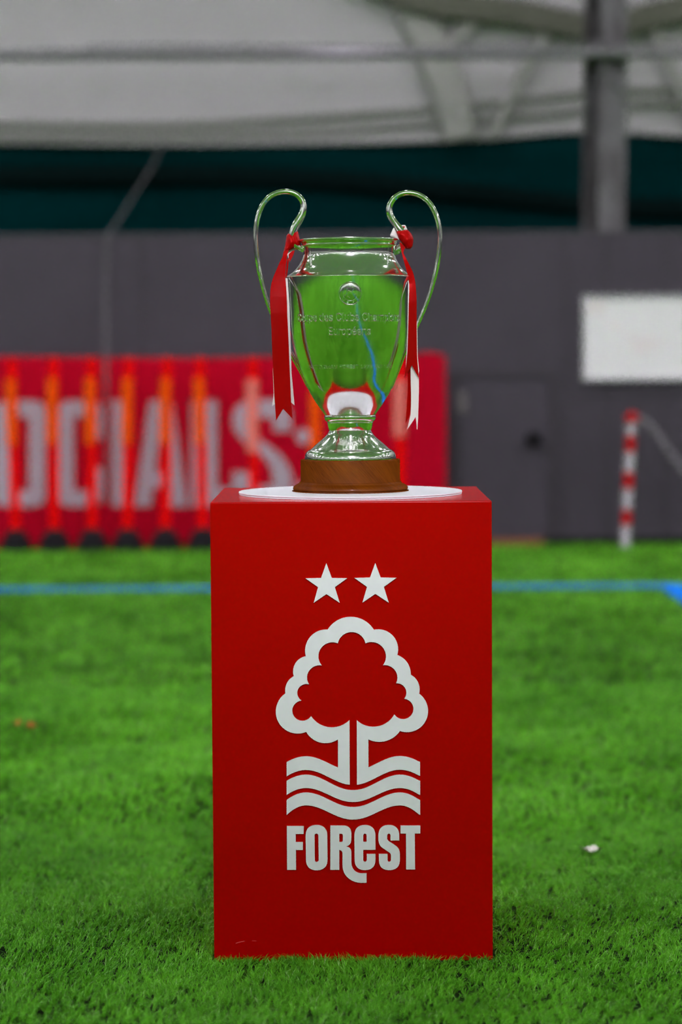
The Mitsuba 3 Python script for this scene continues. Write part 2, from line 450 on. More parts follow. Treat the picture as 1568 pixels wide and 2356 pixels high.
put(st + '__stay', tube(smooth_path([pt + [0.03, 0, 0], at(1500, 985, POST_Y + 0.06), at(1535, 1035, POST_Y + 0.12), at(1572, 1083, POST_Y + 0.18), e], 20), 0.026, 14), 'mat_post_grey', True, label='sloping grey stay')

# ------------------------------------------------------------------ the crimson banner and its letters
BAN_Y = 13.82


def ban_wave(x, z):
    return 0.018 * np.sin(x * 3.1 + 0.6) * np.clip(1.2 - z, 0.2, 1.2) + 0.006 * np.sin(x * 11 + z * 2)


def drape(m, y, size=0.09):
    v, f = trimesh.remesh.subdivide_to_size(m.vertices, m.faces, size)
    v = v.copy(); v[:, 1] += ban_wave(v[:, 0], v[:, 2])
    return trimesh.Trimesh(v, f, process=False)


ban_px = path('M-420 818 L60 820 L250 822 L450 824 L640 820 L850 818 L960 812 Q1015 806 1024 822 L1026 1000 L1025 1150 L1026 1262 L-420 1262 Z')
bn = thing('banner', 'long crimson banner with big white letters along the grey wall', 'banner')
bs = mapped(ban_px, lambda x, y: at(x, y, BAN_Y)[[0, 2]])
bs = bs.intersection(shapely.box(-30, 0.0, 30, 5))
bm = extrude(bs, 0.02); bm.apply_translation([0, BAN_Y, 0])
put(bn + '__cloth', drape(bm, BAN_Y), 'mat_crimson', 40)
LET = [  # pixel outlines on the banner, caps from 921 to 1166
    'M-145 1166 Q-170 1166 -170 1135 L-170 1095 L-135 1095 L-135 1128 L-110 1128 L-110 1085 L-150 1050 Q-170 1035 -170 1005 L-170 955 Q-170 921 -140 921 L-100 921 Q-72 921 -72 955 L-72 990 L-108 990 L-108 958 L-133 958 L-133 1000 L-92 1038 Q-72 1055 -72 1085 L-72 1135 Q-72 1166 -100 1166 Z',
    'M-12 950 Q-12 921 20 921 L75 921 Q105 921 105 950 L105 1137 Q105 1166 75 1166 L20 1166 Q-12 1166 -12 1137 Z M24 968 Q24 960 34 960 L58 960 Q66 960 66 968 L66 1120 Q66 1128 58 1128 L34 1128 Q24 1128 24 1120 Z',
    'M132 955 Q132 921 162 921 L206 921 Q238 921 238 955 L238 1010 L200 1010 L200 960 L170 960 L170 1128 L200 1128 L200 1075 L238 1075 L238 1132 Q238 1166 206 1166 L162 1166 Q132 1166 132 1132 Z',
    'M257 921 L299 921 L299 1166 L257 1166 Z',
    'M308 1166 L343 921 L396 921 L432 1166 L392 1166 L387 1122 L352 1122 L347 1166 Z M357 1085 L382 1085 L370 985 Z',
    'M439 921 L500 921 L500 1122 L536 1122 L536 1166 L439 1166 Z',
    'M574 1166 Q534 1166 534 1120 L534 1085 L572 1085 L572 1118 L626 1118 L626 1095 Q624 1060 580 1030 Q534 1003 534 965 Q536 919 590 919 L625 919 Q670 920 670 965 L670 993 L628 993 L628 962 L574 962 L574 978 Q580 1000 625 1030 Q672 1062 672 1110 Q672 1166 630 1166 Z',
    'M680 1004 P697 986 714 1004 P697 1022 680 1004 Z', 'M680 1125 P697 1107 714 1125 P697 1143 680 1125 Z']
for tx in LET:
    lm = plate(path(tx, 6), BAN_Y - 0.006, 0.008)
    put(bn + '__letter', drape(lm, BAN_Y), 'mat_banner_white')
say(bn + '__letter', 'white capital letter')

# slalom poles in black rubber bases, in a row before the banner
POLES = [(27, 36, 'o'), (123, 125, 'o'), (210, 212, 'o'), (297, 293, 'o'), (385, 380, 'o'), (460, 466, 'o'), (582, 585, 'p'), (727, 728, 'o'), (922, 921, 'p')]
where = ['leftmost', 'second from the left', 'third from the left', 'fourth from the left', 'fifth from the left', 'sixth from the left beside the red pedestal', '', 'behind the left side of the bowl', '']
base = lathe([(0, 0.0), (0.132, 0.0), (0.135, 0.03), (0.128, 0.07), (0.105, 0.12), (0.07, 0.165), (0.045, 0.19), (0.0, 0.19)], 36)
for k, (xt, xb, c) in enumerate(POLES):
    PY = 13.55
    b, t = at(xb, 1220, PY), at(xt, 822 if k else 826, PY); b[2] = 0.18
    lb = f'orange banded red slalom pole, {where[k]}' if c == 'o' else ('pink banded red slalom pole across the letter S of the banner' if k == 6 else 'pink banded red slalom pole nearest the right end of the banner')
    p = thing('slalom_pole', lb, 'slalom pole', 'slalom poles in front of the banner')
    bb = base.copy(); bb.apply_translation([b[0], PY, 0.0])
    put(p + '__base', bb, 'mat_rubber', 40, label='black rubber base')
    put(p + '__pole', tube([b, (b + t) / 2, t], 0.042, 18), 'mat_pole_red', 40)
    f0, f1 = (0.12, 0.5) if c == 'o' else (0.13, 0.55 if k == 6 else 0.46)
    if k == 7:
        f0, f1 = 0.2, 0.62
    q = [t + (b - t) * f for f in (f0, (f0 + f1) / 2, f1)]
    put(p + '__sleeve', tube([a + [-0.012, -0.012, 0] for a in q], 0.045 if c == 'o' else 0.050, 18), 'mat_pole_orange' if c == 'o' else 'mat_pole_pink', 40, label='orange sleeve' if c == 'o' else 'faded pink sleeve')

cord = [at(376, 326, CURT_Y - 0.1), at(352, 380, CURT_Y - 0.15), at(300, 462, 14.9), at(262, 522, 14.25), at(247, 541, WALL_Y - 0.02), at(245, 600, WALL_Y - 0.03), at(243, 700, 13.9), at(244, 820, 13.72), at(246, 1000, 13.70), at(247, 1190, 13.70)]
cp = np.array(cord)
put('hanging_cord', tube(np.vstack([np.linspace(a, b, 6)[:-1] for a, b in zip(cp[:-1], cp[1:])]), 0.010, 8), 'mat_cord', True, 'pale cord hanging over the wall top down in front of the banner', 'cord')

# ------------------------------------------------------------------ blue pitch lines
def strip(pts, w, z1=0.022):
    p = np.asarray(pts, float)
    return trimesh.creation.extrude_polygon(shapely.LineString(p).buffer(w / 2, cap_style='flat', join_style='mitre'), z1, engine='earcut')


XB = 2.20                                            # the touch line runs straight towards the camera; the cross line meets it
lineA = [(-8.0, 10.02), (XB - 0.08, 10.02)]
lineB = [(XB, 10.105), (XB, -30.0)]
put('floor__line_marking', strip(lineA, 0.17), 'mat_blue_turf', label='blue line across the pitch behind the pedestal')
put('floor__line_marking', strip(lineB, 0.17), 'mat_blue_turf', label='blue line running towards the camera at the right')

zz = np.linspace(-1.6, 13.95, 24)
half = 0.142 * (zz + 6.6) + np.interp(zz, [-1.6, 1.4, 1.6, 4.9, 5.1, 14], [0.68, 0.68, 1.15, 1.15, 1.8, 1.8])
inf = trimesh.creation.extrude_polygon(Polygon(list(zip(half, zz)) + list(zip(-half[::-1], zz[::-1]))), 0.004, engine='earcut')
put('floor__infill', inf, 'mat_infill', label='dark rubber infill between the turf blades')

# ------------------------------------------------------------------ grass: blades in three zones that coarsen with distance
def blades(n, y0, y1, pad, h, w, seg, per_tuft):
    k = per_tuft; nt = n // k
    y = rng.uniform(y0, y1, int(nt * 1.8)); m = 0.142 * (y + 6.6) + pad
    keep = rng.uniform(0, 1, len(y)) < m / m.max()
    y = y[keep][:nt]; m = m[keep][:nt]
    x = rng.uniform(-1, 1, len(y)) * m
    g_ = 1.35 * math.sqrt((m.mean() * 2 * (y1 - y0)) / len(y))            # tufts stand roughly in a stitched grid
    x = np.where(rng.uniform(0, 1, len(x)) < 0.75, (np.round(x / g_) + rng.normal(0, 0.16, len(x))) * g_, x)
    x, y = np.repeat(x, k), np.repeat(y, k)
    x = x + rng.normal(0, h * 0.07, len(x)); y = y + rng.normal(0, h * 0.07, len(y))
    ok = ~((np.abs(x) < 0.362) & (np.abs(y) < 0.362))
    for a, b, ww in ((lineA[0], lineA[1], 0.083), (lineB[0], lineB[1], 0.083)):
        a, b = np.array(a), np.array(b); d = (b - a) / np.linalg.norm(b - a)
        rel = np.stack([x, y], -1) - a
        ok &= ~((np.abs(rel @ np.array([-d[1], d[0]])) < ww) & (rel @ d > 0) & (rel @ d < np.linalg.norm(b - a)))
    x, y = x[ok], y[ok]; n = len(x)
    field = meshkit.fbm(np.stack([x * 3.0, y * 3.0, 0 * x], -1), 3)
    lean_dir = 0.5 + 2.6 * (field - 0.5) * 2 + rng.normal(0, 1.15, n)
    lean = np.clip(rng.normal(0.95, 0.36, n), 0.05, 1.5)
    hh = h * rng.uniform(0.7, 1.25, n) * (0.85 + 0.3 * field)
    ww = w * rng.uniform(0.75, 1.25, n)
    dirv = np.stack([np.cos(lean_dir), np.sin(lean_dir)], -1)
    # keep the blades from poking through the pedestal
    tipx, tipy = x + dirv[:, 0] * hh * np.sin(lean), y + dirv[:, 1] * hh * np.sin(lean)
    bad = (np.abs(tipx) < 0.364) & (np.abs(tipy) < 0.364)
    dirv[bad] *= -1
    bad &= (np.abs(x + dirv[:, 0] * hh) < 0.364) & (np.abs(y + dirv[:, 1] * hh) < 0.364)
    yaw = rng.uniform(0, 2 * math.pi, n); side = np.stack([np.cos(yaw), np.sin(yaw)], -1) * ww[:, None] / 2
    b = np.stack([x, y], -1)
    mid = b + dirv * (hh * np.sin(lean) * 0.38)[:, None]; tip = b + dirv * (hh * np.sin(lean))[:, None]
    zm, zt = hh * 0.55, hh * np.cos(lean * 0.75)
    Z = lambda a, z: np.concatenate([a, (z * np.ones(n))[:, None]], -1)
    V = np.stack([Z(b - side, 0.0), Z(b + side, 0.0), Z(mid - side * 0.8, zm), Z(mid + side * 0.8, zm), Z(tip, zt)], 1)
    o = np.arange(n)[:, None] * 5
    Fc = np.concatenate([o + [0, 1, 3], o + [0, 3, 2], o + [2, 3, 4]], 0) if seg == 2 else np.concatenate([o + [0, 1, 4]], 0)
    r = rng.uniform(0, 1, n)
    UV = np.stack([np.repeat(r, 5), np.tile([0, 0, 0.5, 0.5, 1.0], n)], -1)
    return V.reshape(-1, 3), Fc, UV


zones = [blades(385000, -1.75, 1.5, 0.78, 0.027, 0.0022, 2, 7), blades(230000, 1.5, 5.0, 1.3, 0.030, 0.0042, 2, 4), blades(250000, 5.0, 13.9, 2.0, 0.030, 0.0105, 1, 2)]
gv, gf, gu, o = [], [], [], 0
for v, f, u in zones:
    gv.append(v); gf.append(f + o); gu.append(u); o += len(v)
put('grass', (np.vstack(gv), np.vstack(gf)), 'mat_blade', False, 'short green artificial grass blades covering the pitch', 'grass', kind='stuff', uv=np.vstack(gu))

# ------------------------------------------------------------------ the pedestal with its raised emblem
PW, PH = 0.72, 1.1933
ped = thing('pedestal', 'tall glossy red pedestal with a white tree emblem carrying the silver trophy', 'pedestal')
put(ped + '__body', rbox(-PW / 2, PW / 2, -PW / 2, PW / 2, 0.0, PH, 0.004, 20), 'mat_red_acrylic', 30)
FY = -PW / 2


def emblem(key, tx, conv, label=None, steps=14):
    m = plate(mapped(path(tx, steps), conv), FY - 0.006, 0.0065)
    put(f'{ped}__{key}', m, 'mat_emblem', label=label)


c3 = lambda x, y: (600 + x / 3.7333, 1240 + y / 3.7333)
c4 = lambda x, y: (600 + x / 3.7333, 1680 + y / 3.7333)
cl = lambda x, y: (650 + x / 4.7515, 1880 + y / 4.7515)
emblem('star', 'M561 208 L608 336 L740 338 L634 414 L676 549 L562 474 L452 549 L490 414 L383 339 L515 336 Z', c3, 'white five-pointed star, the left of two')
emblem('star', 'M981 207 L1028 332 L1162 335 L1055 412 L1097 548 L982 472 L871 547 L910 412 L803 336 L936 332 Z', c3, 'white five-pointed star, the right of two')
gx = np.array([220, 290, 385, 470, 560, 670, 785]); gg = np.array([-0.40, -0.105, 0, 0.105, 0.40, 0.80, 1.0])


def wave_y(x, crest, trough, end):
    """Edge of a water line: its end drops by (end - crest), crest at x = 385 and 1203, trough at x = 790."""
    x = np.asarray(x, float); xm = np.where(x > 790, 1580 - x, x)
    u = np.clip((xm - 385) / 400, 0, 1); d = np.clip((385 - xm) / 165, 0, 1)
    return crest + (trough - crest) * (0.5 - 0.5 * np.cos(math.pi * u)) + (end - crest) * d ** 1.9


def poly_txt(pts):
    return 'M' + ' L'.join(f'{a:.1f} {b:.1f}' for a, b in pts) + ' Z'


dy3 = 440 * 3.7333
wl = np.linspace(220, 661, 28); wl2 = np.linspace(762, 220, 34)
left_top = [(x, wave_y(x, 226, 350, 276) + dy3) for x in wl]; left_bot = [(x, wave_y(x, 342, 470, 397) + dy3) for x in wl2]
wr = np.linspace(923, 1366, 28); wr2 = np.linspace(1366, 824, 34)
right_top = [(x, wave_y(x, 224, 350, 274) + dy3) for x in wr]; right_bot = [(x, wave_y(x, 340, 471, 393) + dy3) for x in wr2]
pl = lambda pts: ' L'.join(f'{a:.1f} {b:.1f}' for a, b in pts)
tree = ('M661 1722 P540 1754 388 1657 P137 1545 210 1328 P222 1240 282 1180 P300 1062 385 1009 P430 834 572 780 P770 670 970 782 P1128 828 1170 998 P1255 1062 1286 1168 P1342 1220 1357 1330 '
        'P1424 1540 1193 1650 P1078 1734 922 1722 L' + pl(right_top) + ' L' + pl(right_bot) + ' L822 1558 P975 1615 1145 1508 P1304 1490 1230 1373 P1234 1276 1160 1240 P1145 1122 1048 1085 '
        'P1042 928 897 897 P778 800 660 897 P522 930 522 1087 P412 1135 413 1250 P322 1285 347 1389 P271 1455 430 1523 P605 1620 760 1557 L' + pl(left_bot) + ' L' + pl(left_top[::1]) + ' Z')
emblem('tree_outline', tree, c3, 'white tree outline with scalloped crown standing on a wave')
wx = np.linspace(220, 1367, 70)
for a, b in (((384, 517, 437), (497, 617, 557)), ((537, 662, 602), (646, 768, 729))):
    emblem('wave', poly_txt([(x, float(wave_y(x, *a))) for x in wx] + [(x, float(wave_y(x, *b))) for x in wx[::-1]]), c4, 'white wavy water line')
GLYPHS = {
    'F': 'M45 100 L230 100 L228 185 L142 185 L142 275 L220 275 L220 360 L144 360 L146 577 L48 577 Z',
    'O': 'M250 205 C250 125 300 89 368 89 C438 89 487 125 487 205 L490 465 C490 545 440 582 372 582 C302 582 254 545 254 465 Z M348 205 C348 172 389 172 389 205 L393 468 C393 501 351 501 351 468 Z',
    'R': 'M520 95 L660 95 C720 95 750 130 750 180 L750 240 C750 290 725 315 685 323 C725 328 750 345 750 390 L750 490 C750 575 800 617 865 617 L916 616 L916 719 L855 719 C735 715 653 630 653 530 L653 410 C653 375 640 360 618 360 L618 577 L520 577 Z M618 182 L638 182 C652 182 657 190 657 205 L657 252 C657 268 650 275 636 275 L618 275 Z',
    'e': 'M783 205 C783 125 830 89 898 89 C966 89 1013 125 1013 205 L1013 358 L880 358 L880 468 C880 498 918 498 918 468 L918 405 L1013 405 L1013 468 C1013 545 965 580 898 580 C830 580 785 545 785 465 Z M880 205 C880 172 916 172 916 205 L916 272 L880 272 Z',
    'S': 'M1274 256 L1178 256 L1178 205 C1178 172 1141 172 1141 205 L1141 238 C1144 255 1155 264 1175 276 L1225 308 C1265 335 1280 360 1280 410 L1280 465 C1280 545 1235 580 1165 580 C1095 580 1051 545 1051 470 L1050 405 L1145 405 L1145 468 C1145 498 1183 498 1183 468 L1183 425 C1183 405 1176 394 1160 384 L1095 340 C1060 315 1045 285 1045 240 L1045 205 C1045 125 1090 89 1160 89 C1230 89 1273 125 1273 205 Z',
    'T': 'M1287 95 L1504 95 L1503 180 L1443 180 L1446 573 L1349 573 L1347 180 L1287 180 Z'}
for ch, tx in GLYPHS.items():
    emblem('letter', tx, cl, f'white raised letter {ch}')

# ------------------------------------------------------------------ the white turntable disc under the cup
disc = thing('display_disc', 'round white double-layered plate lying on top of the red pedestal', 'display plate')
for z0, z1, r in ((PH, PH + 0.0035, 0.3005), (PH + 0.0042, PH + 0.0085, 0.3015)):
    put(disc + '__layer', lathe([(0, z0), (r - 0.001, z0), (r, z0 + 0.001), (r, z1 - 0.001), (r - 0.001, z1), (0, z1)], 180), 'mat_disc', 30)
TOP = PH + 0.0085

# ------------------------------------------------------------------ the trophy
S0 = F / ((np.array([0, 0, PH + 0.4]) - CAM) @ FW)      # pixels per metre at the cup's axis
AX = 804.5
zc = lambda py: float(at(AX, py, 0.0)[2])
RZ = lambda py, r: (r / S0, zc(py))
cup = thing('trophy', 'tall polished silver two-handled cup on a wooden base, standing on the red pedestal', 'trophy')


def spl(pts, n):
    p = np.asarray(pts, float)
    f = PchipInterpolator(p[:, 0], p[:, 1]); y = np.linspace(p[0, 0], p[-1, 0], n)
    return [RZ(a, b) for a, b in zip(y, f(y))]


def curve(pts, n):
    q = smooth_path([RZ(a, b) for a, b in pts], n)
    return [tuple(a) for a in q]


rimp = curve([(552, 108.5), (550.2, 110.2), (551, 112.2), (553.5, 113), (556, 112), (557.5, 109.5)], 14) + [RZ(562, 108), RZ(563.5, 108.6)] + curve([(563.5, 108.6), (565, 109.6), (566.8, 108.8), (568, 107)], 8) + spl([(568, 107), (572, 106.2), (579, 105.8), (583, 105.7)], 6)
neck = curve([(583, 105.7), (590, 106.6), (599, 109.8), (609, 115.2), (618, 122), (627, 131.5), (633, 140.5), (636.5, 147.5)], 30)
bowl_pts = [(639, 148.9), (655, 147.9), (670, 146.7), (700, 143.9), (740, 139.6), (770, 135.2), (800, 128.6), (830, 119.8), (860, 109.4), (896, 95.4), (925, 78.6), (945, 64.8), (954, 58.6)]
bowl = spl(bowl_pts, 70)
bead = curve([(636.5, 147.5), (637.2, 149.2), (638.2, 149.6), (639, 148.9)], 6)
inner = [(a - 0.003, b) for a, b in (bowl[::-1] + neck[::-1] + rimp[::-1])]
outer = rimp + neck + bead + bowl
prof = [(0.0, bowl[-1][1])] + outer[::-1]
inner_prof = [(max(a - 0.0035, 0.01), b) for a, b in spl([(552, 108.5), (568, 104), (590, 104), (612, 112), (636, 143), (740, 138), (860, 107), (940, 66)], 40)]
bowl_profile = [(0.0, bowl[-1][1])] + outer[::-1] + inner_prof + [(0.0, zc(946))]
put(cup + '__bowl', lathe(bowl_profile, 220), 'mat_silver', 38)
ring1 = curve([(954, 57), (956, 58.8), (960, 59.4), (965, 58), (969.5, 53.5)], 16)
ring1b = curve([(969.5, 53.5), (970.5, 52.6), (972, 53.2), (973.2, 52.4)], 8)
ring2 = curve([(973.2, 52.4), (976, 51.9), (981, 51), (986, 49.6), (989, 48.6)], 12)
kn = [(0.0, zc(954))] + ring1 + ring1b + ring2 + [(0.0, zc(989))]
put(cup + '__knop', lathe(kn[::-1], 160), 'mat_silver', 40)
foot_c = curve([(989, 47.6), (993, 49.6), (999, 53.2), (1006, 59.6), (1014, 69), (1023, 79.5), (1030, 87), (1034, 92)], 30)
foot_r = curve([(1034, 92), (1034.6, 94), (1037, 97.5), (1041, 101.5), (1046, 104), (1052, 105.3), (1056.5, 105.2)], 22)
ft = [(0.0, zc(988.6))] + foot_c + [RZ(1034.3, 93.2)] + foot_r + [(0.0, zc(1056.5))]
put(cup + '__foot', lathe(ft[::-1], 180), 'mat_silver', 34)
# wooden base
zt, zb = zc(1056.5), TOP
wprof = [(0.0, zt), (113.2 / S0, zt), (114.4 / S0, zt - 0.0012)] + [RZ(y, r) for y, r in ((1062, 114.6), (1080, 114.6), (1100, 114.6), (1107, 114.8))] + \
    curve([(1107, 115), (1108.5, 117.5), (1110.5, 118.4), (1112, 120.5), (1115, 126.5), (1119.5, 131.8), (1123, 132.6), (1126, 130.4)], 20) + [RZ(1126.6, 129.6), RZ(1127.6, 129.8), RZ(1128, 133.6), RZ(1128.8, 134.8), (134.6 / S0, zb + 0.0015), (133.4 / S0, zb), (0.0, zb)]
put(cup + '__wooden_base', lathe(wprof[::-1], 200), 'mat_wood', 34, label='varnished brown wooden base')

# handles
Lh = [(703, 578, 5), (690, 571, 7.5), (677, 560, 8.5), (671.5, 546, 9.5), (675, 530, 9.5), (685, 510, 8), (694, 494, 7), (698, 478, 6.6), (695, 462, 6.5), (684, 449, 6.4), (668, 442, 6.2), (650, 441, 6), (630, 446.5, 5.8), (611, 461, 5.6), (598, 483, 5.4),
      (591, 508, 5.3), (588, 535, 5.2), (588.6, 565, 5), (591.5, 596, 4.9), (597.5, 631, 4.8), (607.5, 671, 4.6), (619, 707, 4.5), (636, 745, 4.5), (655, 785, 4.6), (673, 819, 5.2), (686, 843, 5), (697, 866, 3.6), (706, 886, 3.2), (710.5, 896, 1.6)]
Rh = [(907, 583, 5), (919, 572, 7.5), (929, 558, 8), (929, 545, 8.4), (921, 530, 8.4), (908, 513, 7.8), (898, 497, 7), (894.6, 482, 6.6), (899, 466, 6.4), (911, 452, 6.2), (928, 444.5, 6.2), (949, 444.5, 6), (970, 452, 5.8), (988, 468, 5.6), (1001, 491, 5.4),
      (1008.5, 517, 5.3), (1011.5, 545, 5.2), (1010, 575, 5), (1006, 605, 4.9), (1000.5, 632, 4.8), (991.5, 666, 4.6), (979.5, 701, 4.5), (963, 740, 4.5), (945, 779, 4.6), (930, 811, 5.2), (919, 839, 5), (909.5, 866, 3.6), (902.5, 885, 3.2), (899, 895, 1.6)]
for hd, lb in ((Lh, 'silver loop handle tied with the longer red ribbon'), (Rh, 'silver loop handle tied with the knotted red and white ribbon')):
    pts = smooth_path([at(x, y, 0.0) for x, y, _ in hd], 150)
    u = np.linspace(0, 1, len(hd)); rr = smooth_path([(at(x, y, 0.0)[0], r / S0, 0) for x, y, r in hd], 150)[:, 1]
    put(cup + '__handle', tube(pts, rr, 20), 'mat_silver', True, label=lb)

# raised writing and the round emblem, wrapped onto the bowl
bz = np.array([b for _, b in bowl]); br = np.array([a for a, _ in bowl])
rad = PchipInterpolator(bz[::-1], br[::-1])
ds = np.gradient(br, bz)
slope = PchipInterpolator(bz[::-1], ds[::-1])


def wrap(m, size=0.0022):
    """A relief drawn flat in (arc metres, height metres, thickness) laid onto the bowl's side."""
    v, f = trimesh.remesh.subdivide_to_size(m.vertices, m.faces, size)
    z = v[:, 1]; s = slope(z); k = 1 / np.sqrt(1 + s * s)
    r = rad(z) + v[:, 2] * k; zz = z - v[:, 2] * s * k
    a = v[:, 0] / rad(z)
    return trimesh.Trimesh(np.stack([r * np.sin(a), -r * np.cos(a), zz], -1), f, process=False)


def flat_outline(m):
    """The outline of extruded lettering as seen from its front."""
    top = np.abs(m.vertices[:, 2] - m.vertices[:, 2].max()) < 1e-7
    tri = m.vertices[m.faces[top[m.faces].all(1)]][:, :, :2]
    return shapely.union_all([Polygon(t).buffer(1e-6) for t in tri])


def relief(shape, step, height, half):
    """Rounded raised strokes: a polygon cut into small cells and swollen away from its outline."""
    ms = []
    for g in getattr(shape, 'geoms', [shape]):
        bd = g.boundary; x0, y0, x1, y1 = g.bounds
        xs, ys = np.meshgrid(np.arange(x0, x1, step), np.arange(y0, y1, step))
        cells = shapely.intersection(g, shapely.box(xs.ravel(), ys.ravel(), xs.ravel() + step, ys.ravel() + step))
        V, Fc, n = [], [], 0
        for c in cells:
            for q in getattr(c, 'geoms', [c]):
                if q.geom_type == 'Polygon' and q.area > step * step * 1e-3:
                    v, f = trimesh.creation.triangulate_polygon(q, engine='earcut')
                    V.append(v); Fc.append(f + n); n += len(v)
        V = np.round(np.vstack(V), 7); m = trimesh.Trimesh(np.c_[V, np.zeros(len(V))], np.vstack(Fc), process=True); m.merge_vertices()
        P, f = m.vertices[:, :2], m.faces
        e1, e2 = P[f[:, 1]] - P[f[:, 0]], P[f[:, 2]] - P[f[:, 0]]
        f = np.where((e1[:, 0] * e2[:, 1] - e1[:, 1] * e2[:, 0] < 0)[:, None], f[:, ::-1], f)
        d = np.clip(shapely.distance(bd, shapely.points(P)) / half, 0, 1)
        ms.append(trimesh.Trimesh(np.c_[P, height * np.sqrt(1 - (1 - d) ** 2)], f, process=False))
    return join(ms)


def lay(m):
    """wrap() without cutting the faces again."""
    v = m.vertices; z = v[:, 1]; sl = slope(z); k = 1 / np.sqrt(1 + sl * sl)
    r = rad(z) + (v[:, 2] + 0.0001) * k; a = v[:, 0] / rad(z)
    return trimesh.Trimesh(np.stack([r * np.sin(a), -r * np.cos(a), z - v[:, 2] * sl * k], -1), m.faces, process=False)


def words_on_bowl(text, py, x0, x1, cap_px, height, half, bold, key):
    """Lettering whose caps are cap_px tall on the line at height py and whose ends show at x0 and x1 in front view."""
    sh = flat_outline(meshkit.text_mesh(text, cap_px / S0, 0.001, bold))
    r = float(rad(zc(py))) * S0
    a0, a1 = math.asin((x0 - AX) / r) * r / S0, math.asin((x1 - AX) / r) * r / S0
    bx = sh.bounds; w = bx[2] - bx[0]
    sh = shapely.transform(sh, lambda p: np.stack([a0 + (p[:, 0] - bx[0]) / w * (a1 - a0), p[:, 1] + zc(py)], -1))
    sh = sh.buffer(0.00035 if bold else 0.0)
    put(f'{cup}__{key}', lay(relief(sh, 0.00075 if bold else 0.0006, height, half)), 'mat_silver', True)


words_on_bowl('Coupe des Clubs Champions', 740.5, 688, 918, 17.5, 0.0021, 0.0019, True, 'inscription')
words_on_bowl('Européens', 771.5, 757.5, 852, 17, 0.0021, 0.0019, True, 'inscription')
words_on_bowl('NOTTINGHAM FOREST 1979 AND 1980', 847, 712, 900, 7.6, 0.0006, 0.0007, False, 'engraving')
# round emblem
ecx, ecy = (806 - AX) / S0, zc(679)


def flat_ring(r, t, h, a0=0.0, a1=2 * math.pi, n=72):
    th = np.linspace(a0, a1, n)
    p = np.stack([ecx + r / S0 * np.cos(th), ecy + r / S0 * np.sin(th), np.full(n, h)], -1)
    tt = np.gradient(p, axis=0); tt /= np.linalg.norm(tt, axis=1, keepdims=True)
    nn = np.stack([-tt[:, 1], tt[:, 0], 0 * th], -1)
    al = np.arange(8) * math.pi / 4
    v = p[:, None] + t / S0 * (np.cos(al)[None, :, None] * nn[:, None] + np.sin(al)[None, :, None] * np.array([0, 0, 1.0]))
    i, j = np.meshgrid(np.arange(n - 1), np.arange(8), indexing='ij'); k = (j + 1) % 8
    q = np.stack([i * 8 + j, i * 8 + k, (i + 1) * 8 + k, (i + 1) * 8 + j], -1).reshape(-1, 4)
    return trimesh.Trimesh(v.reshape(-1, 3), np.vstack([q[:, [0, 1, 2]], q[:, [0, 2, 3]]]), process=False)


dome_t = np.linspace(0, 1, 12)
dm = lathe([(0.0, -0.001)] + [(24.5 / S0 * math.sin(t * math.pi / 2), 0.0042 * math.cos(t * math.pi / 2)) for t in dome_t][::-1], 72)
dm.apply_translation([ecx, ecy, 0])
med = put(cup + '__medallion', wrap(dm, 0.004), 'mat_silver', 30, label='round embossed medallion')
rings = [flat_ring(25.3, 1.1, 0.0012), flat_ring(16.2, 0.7, 0.0034)]
put(med + '__ring', wrap(rings[0], 0.01), 'mat_silver', True)
put(med + '__ring', wrap(rings[1], 0.01), 'mat_silver', True)
for ch, ang in (('U', 222), ('E', 256), ('F', 288), ('A', 322)):
    m = meshkit.text_mesh(ch, 6.2 / S0, 0.0012, False)
    v = m.vertices.copy(); v[:, :2] -= v[:, :2].mean(0); v[:, :2] *= [1.25, 1.0]
    a = math.radians(ang); ca, sa = math.cos(a + math.pi / 2), math.sin(a + math.pi / 2)
    v[:, :2] = v[:, :2] @ np.array([[ca, sa], [-sa, ca]]) + [ecx + 20.6 / S0 * math.cos(a), ecy + 20.6 / S0 * math.sin(a)]
    v[:, 2] += 0.0022
    put(med + '__letter', wrap(trimesh.Trimesh(v, m.faces, process=False), 0.004), 'mat_silver', 30)
strokes = [((-13, -4), (-8, -1), (-6, 3), (-2, 6), (2, 4), (5, 6), (8, 10)), ((-9, 9), (-6, 10), (-8, 6), (-4, 7), (-6, 3)), ((-3, 13), (0, 15), (4, 14), (8, 13)), ((8, -4), (11, -2), (13, -1)), ((-6, -6), (-3, -8), (-1, -10))]
for pts in strokes:
    p = smooth_path([(ecx + x / S0, ecy + y / S0, 0.0040) for x, y in pts], 20)
    put(med + '__relief', wrap(tube(p, 0.9 / S0, 8, 1.0), 0.01), 'mat_silver', True)

